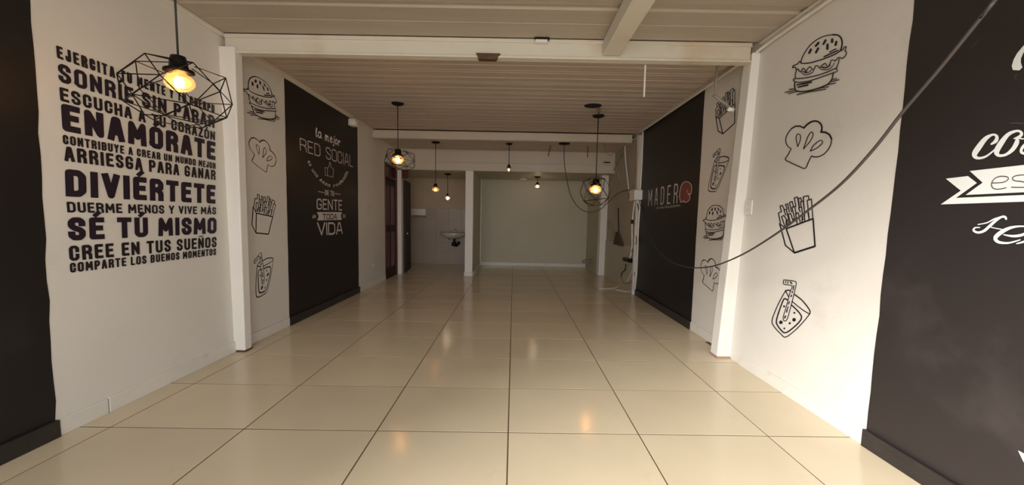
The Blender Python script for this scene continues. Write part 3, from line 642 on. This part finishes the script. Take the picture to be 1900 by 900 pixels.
def cage(root, c, R, RZ, tilt=(0, 0), r=0.0026):
    rot = Matrix.Rotation(tilt[0], 3, 'Y') @ Matrix.Rotation(tilt[1], 3, 'X')
    def ring(n, rad, z, ph): return [c + rot @ Vector((rad*R*math.cos(ph+2*math.pi*k/n), rad*R*0.66*math.sin(ph+2*math.pi*k/n), z*RZ)) for k in range(n)]
    T = ring(6, 0.80, 0.95, 0.30); Mi = ring(6, 1.0, 0.18, 0.30+math.pi/6); B = ring(6, 0.92, -0.55, 0.30); Q = ring(6, 0.5, -1.0, 0.30+math.pi/6)
    top = ring(6, 0.22, 1.15, 0.30)
    g = G(); E_ = []
    for k in range(6):
        n = (k+1) % 6
        E_ += [(top[k], T[k]), (T[k], Mi[k]), (T[n], Mi[k]), (Mi[k], B[n]), (Mi[k], B[k]), (B[k], B[n]), (B[n], Q[k]), (B[k], Q[k]), (Q[k], Q[n])]
        if k % 2 == 0: E_.append((T[k], T[n]))
        if k in (0, 3): E_.append((Mi[k], Mi[n]))
    for a, b in E_: g.tube([a, b], r, 5)
    return g.obj('wire_cage', m_iron, root)
def pendant(name, label, cat, top, bulb, w, hz, gm, fm, power, cagep=None, s=1.0, canopy=True, group=None, col=(1, 0.68, 0.42), cr=None):
    r = thing(name, top, label, cat, group)
    if canopy:
        c_r = cr or 0.075
        G().lathe(top, [(0.012, -0.030), (c_r*0.75, -0.022), (c_r, -0.006), (c_r, 0.0)], 20, 1, 0.8).obj('ceiling_rose', m_iron, r, True)
    sb = bulb + Vector((0, 0, hz*1.22))
    G().tube([top+Vector((0, 0, -0.01)), sb+Vector((0, 0, 0.07*s))], 0.0042 if top.y < 3 else 0.006, 6).obj('cord', m_cord, r, True)
    sk = G().lathe(sb, socket_prof(s), 20, 1, 0.75).obj('socket', m_iron, r, True)
    lampbulb(r, bulb, w, hz, gm, fm, power, col)
    if cagep: cage(r, bulb+Vector((cagep[4], cagep[5], cagep[6])), cagep[0], cagep[1], (cagep[2], cagep[3]))
    return r
def hang(px, Y, zt): b = onY(*px, Y); return Vector((b.x, b.y, zt)), b
t, b = hang((333, 153), 1.66, CZ)
pendant('cage_pendant_lamp', 'large black wire cage pendant with glowing amber bulb before the motto wall', 'lamp', t, b, 0.068, 0.046, m_amber, m_fil, 2.0, (0.245, 0.135, math.radians(5), math.radians(-6), -0.01, 0.0, -0.06), 0.95)
t, b = hang((738.5, 297), 4.09, CZ)
pendant('cage_pendant_lamp', 'wire cage pendant with glowing amber bulb near the left slogan bay', 'lamp', t, b, BW, BZ, m_amber, m_fil, 3.0, (0.20, 0.11, math.radians(10), 0.1, 0.025, 0, 0.0), 1.0)
t, b = hang((1105, 352), 4.09, 2.43)
L3 = pendant('cage_pendant_lamp', 'wire cage pendant with glowing amber bulb hanging below the ceiling hole at right', 'lamp', t, b, BW, BZ, m_amber, m_fil, 3.0, (0.19, 0.16, math.radians(-8), 0.0, 0.0, 0, -0.035), 1.0)
G().tube([t+Vector((-0.01, 0, 0.0)), t+Vector((0.015, 0, 0.05)), Vector((t.x, t.y-0.03, CZ))], 0.004, 6, smooth=4).tube([t+Vector((0.01, 0, 0.0)), t+Vector((-0.012, 0, 0.045)), Vector((t.x-0.02, t.y-0.03, CZ))], 0.0035, 6, smooth=4).obj('twisted_wires', m_rust, L3)
hole = onZ(1100, 196, CZ)
tag(G().lathe(hole+Vector((0, 0, -0.004)), [(0.01, -0.003), (0.10, -0.003), (0.108, 0.004)], 24, 1, 0.7).obj('ceiling_hole_disc', m_dark), 'round dark disc standing in for the shaded hole in the ceiling above the right cage lamp', 'plate')  # flat dark disc, the shade inside the open hole put in as colour
t, b = hang((808, 352), 5.72, 2.44)
pendant('bulb_pendant_lamp', 'bare amber bulb on a black cord, nearest the washroom opening', 'lamp', t, b, 0.070, 0.044, m_amber, m_fildim, 0.6, None, 0.72)
t, b = hang((944, 315), 5.72, 2.44)
pendant('bulb_pendant_lamp', 'short-corded clear bulb, almost unlit, near the room centre', 'lamp', t, b, 0.040, 0.036, m_clear, m_fildim, 0, None, 0.62, cr=0.06)
t, b = hang((830.5, 368), 7.0, 2.07)
pendant('bulb_pendant_lamp', 'bright white bulb hanging inside the washroom', 'lamp', t, b, 0.052, 0.044, m_clear, m_filw, 1.2, None, 0.62, col=(1, .85, .62))
t, b = hang((997, 346), 7.2, 2.07)
pendant('ceiling_spot_lamp', 'bright white bulb close under the soffit of the rear alcove', 'lamp', t, b, 0.05, 0.036, m_clear, m_filw, 1.5, None, 0.62, col=(1, .85, .62))
# empty ceiling roses and loose wires
t = onZ(1047, 266, 2.44); r5 = thing('hanging_loose_cable', t, 'loose brown cable drooping from an empty ceiling rose to the junction box', 'cable')
G().lathe(t, [(0.012, -0.028), (0.085, -0.02), (0.10, -0.004), (0.10, 0)], 20, 1, 0.8).obj('ceiling_rose', m_iron, r5, True)
pth = [(1047,268,5.7),(1047,300,5.7),(1052,335,5.7),(1060,365,5.7),(1075,386,5.65),(1094,394,5.6),(1113,389,5.55),(1128,376,5.5),(1142,362,5.45),(1158,354,5.4),(1172,353,5.3)]
G().tube([onY(u, v, Y) for u, v, Y in pth], 0.007, 6, smooth=4).obj('cable', m_cable, r5, True)
p = onY(1126, 301, 6.28); tag(G().lathe(p, [(0.01, -0.016), (0.065, -0.010), (0.075, 0)], 16, 1, 0.5).obj('ceiling_rose', m_iron, None, True), 'small empty black ceiling rose under the header at right', 'fitting')
p = onZ(970, 332, 2.07); tag(G().lathe(p, [(0.03, -0.035), (0.07, -0.03), (0.085, -0.01), (0.085, 0)], 20).obj('smoke_detector', m_pvc, None, True), 'white round detector on the alcove soffit left of the bright bulb', 'detector')
for (a, b_, lab) in (((1022,266),(1017,290),'slanting brown wire stub hanging left of the empty ceiling rose'), ((1091,266),(1090,292),'straight brown wire stub hanging right of the empty ceiling rose')):
    A = onY(*a, 5.8); tag(G().tube([Vector((A.x, A.y, 2.44)), onY(*b_, 5.8)], 0.008, 6).obj('wire_stub', m_rust), lab, 'wire')
tag(G().tube([onY(1119,262,5.5), onY(1127,283,5.5), onY(1133,288,5.5), onY(1150,276,5.4), onY(1170,262,5.3)], 0.006, 6, smooth=3).obj('slack_wire', m_greyp), 'pale slack wire under the middle beam at the right corner', 'wire')

# bracket, clip, stick and rod on the front beam
g = G(); p = [onY(883,98,2.59), onY(928,99,2.59), onY(920,110,2.59), onY(888,109,2.59)]
V = [Vector((q.x, 2.59, q.z)) for q in p] + [Vector((q.x, 2.63, q.z)) for q in p]
tag(link('steel_bracket', V, [(0,3,2,1),(4,5,6,7),(0,1,5,4),(1,2,6,5),(2,3,7,6),(3,0,4,7)], m_rust), 'rusty tapered steel bracket on the front beam', 'bracket')
p = onY(1005, 72, 2.585); cb = thing('cable_clip', p, 'broken black and white clip on the top flange of the front beam', 'clip')
G().bbox(p.x-0.055, p.x+0.06, 2.575, 2.60, p.z-0.008, p.z+0.008, 0.003).obj('bar', m_iron, cb); G().bbox(p.x-0.05, p.x+0.045, 2.572, 2.60, p.z-0.028, p.z-0.009, 0.003).obj('cover', m_pvc, cb)
a, b_ = onY(1198,109,2.68), onY(1195,180,2.68); a.z = 2.384
tag(G().tube([a, b_], 0.007, 8).obj('hanging_stick', m_pvc), 'thin white stick hanging down from the front beam', 'stick')
a = onY(1331,111,2.68); a.z = 2.384; b_ = onY(1331,178,2.68); c_ = onY(1378,206,2.69)
rd = thing('bent_conduit', a, 'grey conduit dropping from the front beam and elbowing to the right pilaster', 'conduit')
b_ = Vector((a.x, 2.68, b_.z)); c_ = Vector((1.764, 2.72, onY(1380,203,2.7).z))
G().tube([a, b_], 0.008, 8).obj('drop_pipe', m_greyp, rd, True); G().tube([b_+Vector((-0.01, 0, 0.004)), b_.lerp(c_, 0.6), c_], 0.012, 8).obj('elbow_pipe', m_greyp, rd, True)
G().tube([c_+Vector((-.05, -.01, .005)), c_], 0.016, 8).obj('sleeve', m_pvc, rd, True)
# white pipe along the right ceiling corner
tag(G().tube([Vector((1.84, YF+0.02, 2.485)), Vector((1.84, 2.2, 2.475)), Vector((1.835, 2.6, 2.46)), Vector((1.86, 2.9, 2.475)), Vector((1.885, 3.4, 2.487)), Vector((1.885, 5.26, 2.487))], 0.012, 8, smooth=4).obj('ceiling_conduit', m_trim, None, True), 'long white conduit along the right ceiling corner', 'conduit')
# sensor at the left, outlets
p = onX(653, 227, XL+0.03)
se = thing('wall_sensor', (XL, p.y, p.z-0.07), 'white box at the upper far corner of the slogan bay', 'sensor')
G().bbox(XL+0.001, XL+0.10, p.y-0.06, p.y+0.06, p.z-0.055, p.z+0.04, 0.015).obj('housing', m_pvc, se, True); G().bbox(XL+0.10, XL+0.108, p.y-0.03, p.y+0.03, p.z-0.03, p.z+0.01, 0.004).obj('lens', m_trim, se)
def outlet(px, X, side, w, h, lab):
    p = onX(*px, X); r = thing('wall_outlet', (X, p.y, p.z), lab, 'outlet'); a, b = sorted((X+side*0.001, X+side*0.011))
    G().bbox(a, b, p.y-w/2, p.y+w/2, p.z-h/2, p.z+h/2, 0.003).obj('cover_plate', m_pvc, r)
    a, b = sorted((X+side*0.011, X+side*0.014))
    for k in (-1, 1): G().bbox(a, b, p.y-w*0.22, p.y+w*0.22, p.z+k*h*0.2-h*0.1, p.z+k*h*0.2+h*0.1, 0.001).obj('insert', m_trim, r)
outlet((1391, 385), XR1, -1, 0.07, 0.115, 'white outlet plate beside the right pilaster'); outlet((693, 492), XL, 1, 0.09, 0.06, 'small outlet low on the left wall before the red door')

# ------------------------------------------------------------------ junction box, pipes and cables on the far right wall
p0, p1 = onX(1174, 353, 1.84), onX(1196, 371, 1.84)
jb = thing('junction_box', (XR2, 5.1, 1.45), 'white junction box beside the black shop name bay', 'box')
jz0, jz1 = min(p0.z, p1.z)-0.01, max(p0.z, p1.z)-0.01
G().bbox(1.80, XR2-0.002, 4.90, 5.10, 1.465, 1.615, 0.006).obj('box_body', m_pvc, jb); G().bbox(1.792, 1.80, 4.893, 5.107, 1.458, 1.622, 0.004).obj('lid', m_pvc, jb)
for z in (1.51, 1.555): G().tube([(1.80, 5.108, z), (1.80, 5.13, z)], 0.012, 8).obj('knockout', m_dark, jb)
def wallpath(nm, pts, r, m, lab, X=1.885, k=4, cat='pipe', par=None):
    g = G().tube([onX(u, v, X) for u, v in pts], r, 8, smooth=k)
    o = g.obj(nm, m, par, True)
    if par is None: tag(o, lab, cat)
    return o
wallpath('conduit_pipe', [(1159,262),(1161,300),(1164,330),(1167,355)], 0.013, m_pvc, 'white pipe farthest from the black bay, above the junction box')
wallpath('conduit_pipe', [(1184,246),(1183,300),(1181,353)], 0.011, m_trim, 'white pipe rising from the left of the junction box lid')
wallpath('conduit_pipe', [(1193,244),(1191,300),(1188,352)], 0.012, m_pvc, 'white pipe rising beside the edge of the black bay', X=1.87)
cp_ = thing('cable_bundle', onX(1177, 373, 1.88), 'tangle of white pipe, black couplings and cables below the junction box', 'cables')
wallpath('pipe', [(1178,373),(1175,395),(1173,420),(1173,455),(1170,475),(1166,486)], 0.014, m_pvc, '', par=cp_)
wallpath('coupling', [(1173,408),(1173,415)], 0.022, m_iron, '', X=1.868, par=cp_)
wallpath('coupling', [(1158,481),(1171,484)], 0.034, m_iron, '', X=1.855, par=cp_)
wallpath('flex_cable', [(1188,373),(1186,400),(1184,430),(1183,470),(1180,520),(1177,538)], 0.011, m_pvc, '', X=1.88, par=cp_)
wallpath('flex_cable', [(1182,373),(1185,388),(1187,396)], 0.008, m_cable, '', par=cp_)
wallpath('flex_cable', [(1181,395),(1178,425),(1181,448),(1174,462),(1168,478)], 0.009, m_greyp, '', par=cp_)
wallpath('flex_cable', [(1161,490),(1160,500),(1154,506),(1153,513)], 0.010, m_cable, '', par=cp_)
wallpath('flex_cable', [(1178,452),(1176,480),(1174,500),(1167,516),(1164,522)], 0.011, m_pvc, '', par=cp_)
wallpath('flex_cable', [(1153,512),(1156,524),(1166,526),(1174,518),(1178,505)], 0.006, m_greyp, '', par=cp_)
wallpath('slack_wire', [(1155,284),(1148,298),(1138,318),(1129,345)], 0.006, m_greyp, 'grey wire slanting down left across the stained plaster', X=1.893, cat='wire')
wallpath('slack_wire', [(1136,296),(1141,306),(1147,322),(1151,334)], 0.005, m_trim, 'pale wire slanting down right behind the far white pipe', X=1.905, cat='wire')
def floorwire(pts, r, m, lab): tag(G().tube([onZ(u, v, r+0.001) for u, v in pts], r, 6, smooth=4).obj('floor_wire', m, None, True), lab, 'wire')
floorwire([(1172,541),(1160,541),(1150,539),(1142,537)], 0.007, m_pvc, 'white wire lying on the tiles nearest the black bay')
floorwire([(1166,524),(1156,527),(1146,532),(1136,535),(1112,536)], 0.007, m_pvc, 'white wire running left across the far tiles')
floorwire([(1150,522),(1158,528),(1168,534),(1176,539)], 0.006, m_greyp, 'grey wire crossing the white ones on the floor')
# small brush hanging
bh = thing('hanging_brush', onX(1152, 440, XR2-0.03), 'dark worn brush hanging on the stained plaster', 'brush')
a = onX(1147, 386, XR2-0.025); b_ = onX(1148, 432, XR2-0.025)
G().tube([a, b_], 0.010, 8).obj('handle', m_brown, bh, True)
c0, c1, c2 = onX(1148, 430, XR2-0.02), onX(1142, 453, XR2-0.02), onX(1158, 457, XR2-0.02)
V = [c0+Vector((0,.03,0)), c1, c2, c0+Vector((0,-.03,0))]; V += [v+Vector((-0.045, 0, 0)) for v in V]
link('bristles', V, [(0,1,2,3),(7,6,5,4),(0,4,5,1),(1,5,6,2),(2,6,7,3),(3,7,4,0)], m_brush, bh)
# pipe stub at alcove floor
pts = [(1.765, 7.1, .27), (1.58, 7.1, .27), (1.545, 7.1, .245), (1.56, 7.1, .215), (1.765, 7.1, .20)]
tag(G().tube(pts, 0.016, 8, smooth=4).obj('pipe_stub', m_greyp, None, True), 'bent grey pipe stub sticking out of the alcove side wall', 'pipe')

# ------------------------------------------------------------------ washroom fittings
def sink():
    c = onY(840, 433, 7.55); r = thing('wash_basin', (c.x, 7.7, c.z), 'white wall-hung wash basin in the washroom', 'sink')
    X0, zt = c.x, c.z+0.01
    prof = [(0.30, 0.0), (0.315, -0.012), (0.31, -0.035), (0.24, -0.085), (0.14, -0.13), (0.05, -0.145), (0.02, -0.145)]
    g = G(); n = 24; k = 0
    for (rd, z) in prof:
        for j in range(n):
            a = 2*math.pi*j/n; x = rd*math.cos(a); y = rd*0.75*math.sin(a)
            y = min(y, 0.19); g.v.append(Vector((X0+x, 7.64+y, zt+z)))
    for i in range(len(prof)-1):
        for j in range(n): g.f.append((i*n+j, (i+1)*n+j, (i+1)*n+(j+1) % n, i*n+(j+1) % n))
    inner = [(0.27, -0.002), (0.22, -0.05), (0.10, -0.10), (0.02, -0.11)]; k = len(g.v)
    for (rd, z) in inner:
        for j in range(n):
            a = 2*math.pi*j/n; g.v.append(Vector((X0+rd*math.cos(a), 7.62+rd*0.66*math.sin(a), zt+z)))
    for j in range(n): g.f.append((j, (j+1) % n, k+(j+1) % n, k+j))
    for i in range(len(inner)-1):
        for j in range(n): g.f.append((k+i*n+j, k+i*n+(j+1) % n, k+(i+1)*n+(j+1) % n, k+(i+1)*n+j))
    g.obj('bowl', m_sink, r, True)
    G().tube([(X0+0.02, 7.64, zt-0.14), (X0+0.02, 7.64, zt-0.27), (X0+0.06, 7.66, zt-0.31), (X0+0.10, 7.70, zt-0.27), (X0+0.10, 7.84, zt-0.24)], 0.028, 10, smooth=4).obj('drain_trap', m_dark, r, True)
    G().lathe((X0+0.02, 7.64, zt-0.30), [(0.02, -0.02), (0.06, -0.01), (0.065, 0.05), (0.04, 0.08)], 12).obj('trap_cup', m_iron, r, True)
    G().tube([(X0-0.14, 7.84, zt-0.16), (X0-0.13, 7.74, zt-0.15), (X0-0.10, 7.68, zt-0.10)], 0.014, 8, smooth=4).obj('supply_hose', m_iron, r, True)
    G().tube([(X0+0.03, 7.80, zt), (X0+0.03, 7.80, zt+0.06), (X0+0.03, 7.74, zt+0.075)], 0.014, 8, smooth=3).obj('tap', m_chrome, r, True)
sink()
a, b_ = onY(765, 387, 7.85), onY(792, 400, 7.85)
dp = thing('towel_dispenser', ((a.x+b_.x)/2, 7.8, b_.z), 'white paper dispenser on the tiled washroom wall', 'dispenser')
G().bbox(a.x, b_.x, 7.74, 7.849, b_.z, a.z, 0.012).obj('housing', m_pvc, dp); G().bbox(a.x+0.03, b_.x-0.02, 7.75, 7.84, b_.z-0.045, b_.z, 0.004).obj('shadow_block', m_greyp, dp)  # grey block below the housing stands in for its shadow

# ------------------------------------------------------------------ the long sagging cable
cpx = [(1186,372,0),(1192,395,0),(1201,425,0),(1216,458,0),(1240,482,0),(1268,494,0),(1296,497,0),(1330,492,0),(1380,471,0),(1440,434,0),(1500,390,0),(1560,342,0),(1620,278,0),(1675,208,0),(1740,132,0),(1800,58,0),(1845,2,0),(1890,-55,0)]
def cabp(u, v):    # vertical plane through the junction box and a point high up near the shop front
    d = ray(u, v); o = Vector((0, 0, CAMH)); A = Vector((1.86, 5.0, 0)); B = Vector((1.22, 1.1, 0)); n = Vector((B.y-A.y, -(B.x-A.x), 0))
    return o + d*(n.dot(A-o)/n.dot(d))
cpts = [cabp(u, v) for u, v, _ in cpx]; e = cpts[-1]; dd = (e-cpts[-2]).normalized(); cpts.append(e + dd*((CZ-e.z)/dd.z))
tag(G().tube(cpts, 0.0048, 8, smooth=5).obj('sagging_cable', m_cable, None, True), 'long dark cable sagging from the junction box up toward the front ceiling', 'cable')
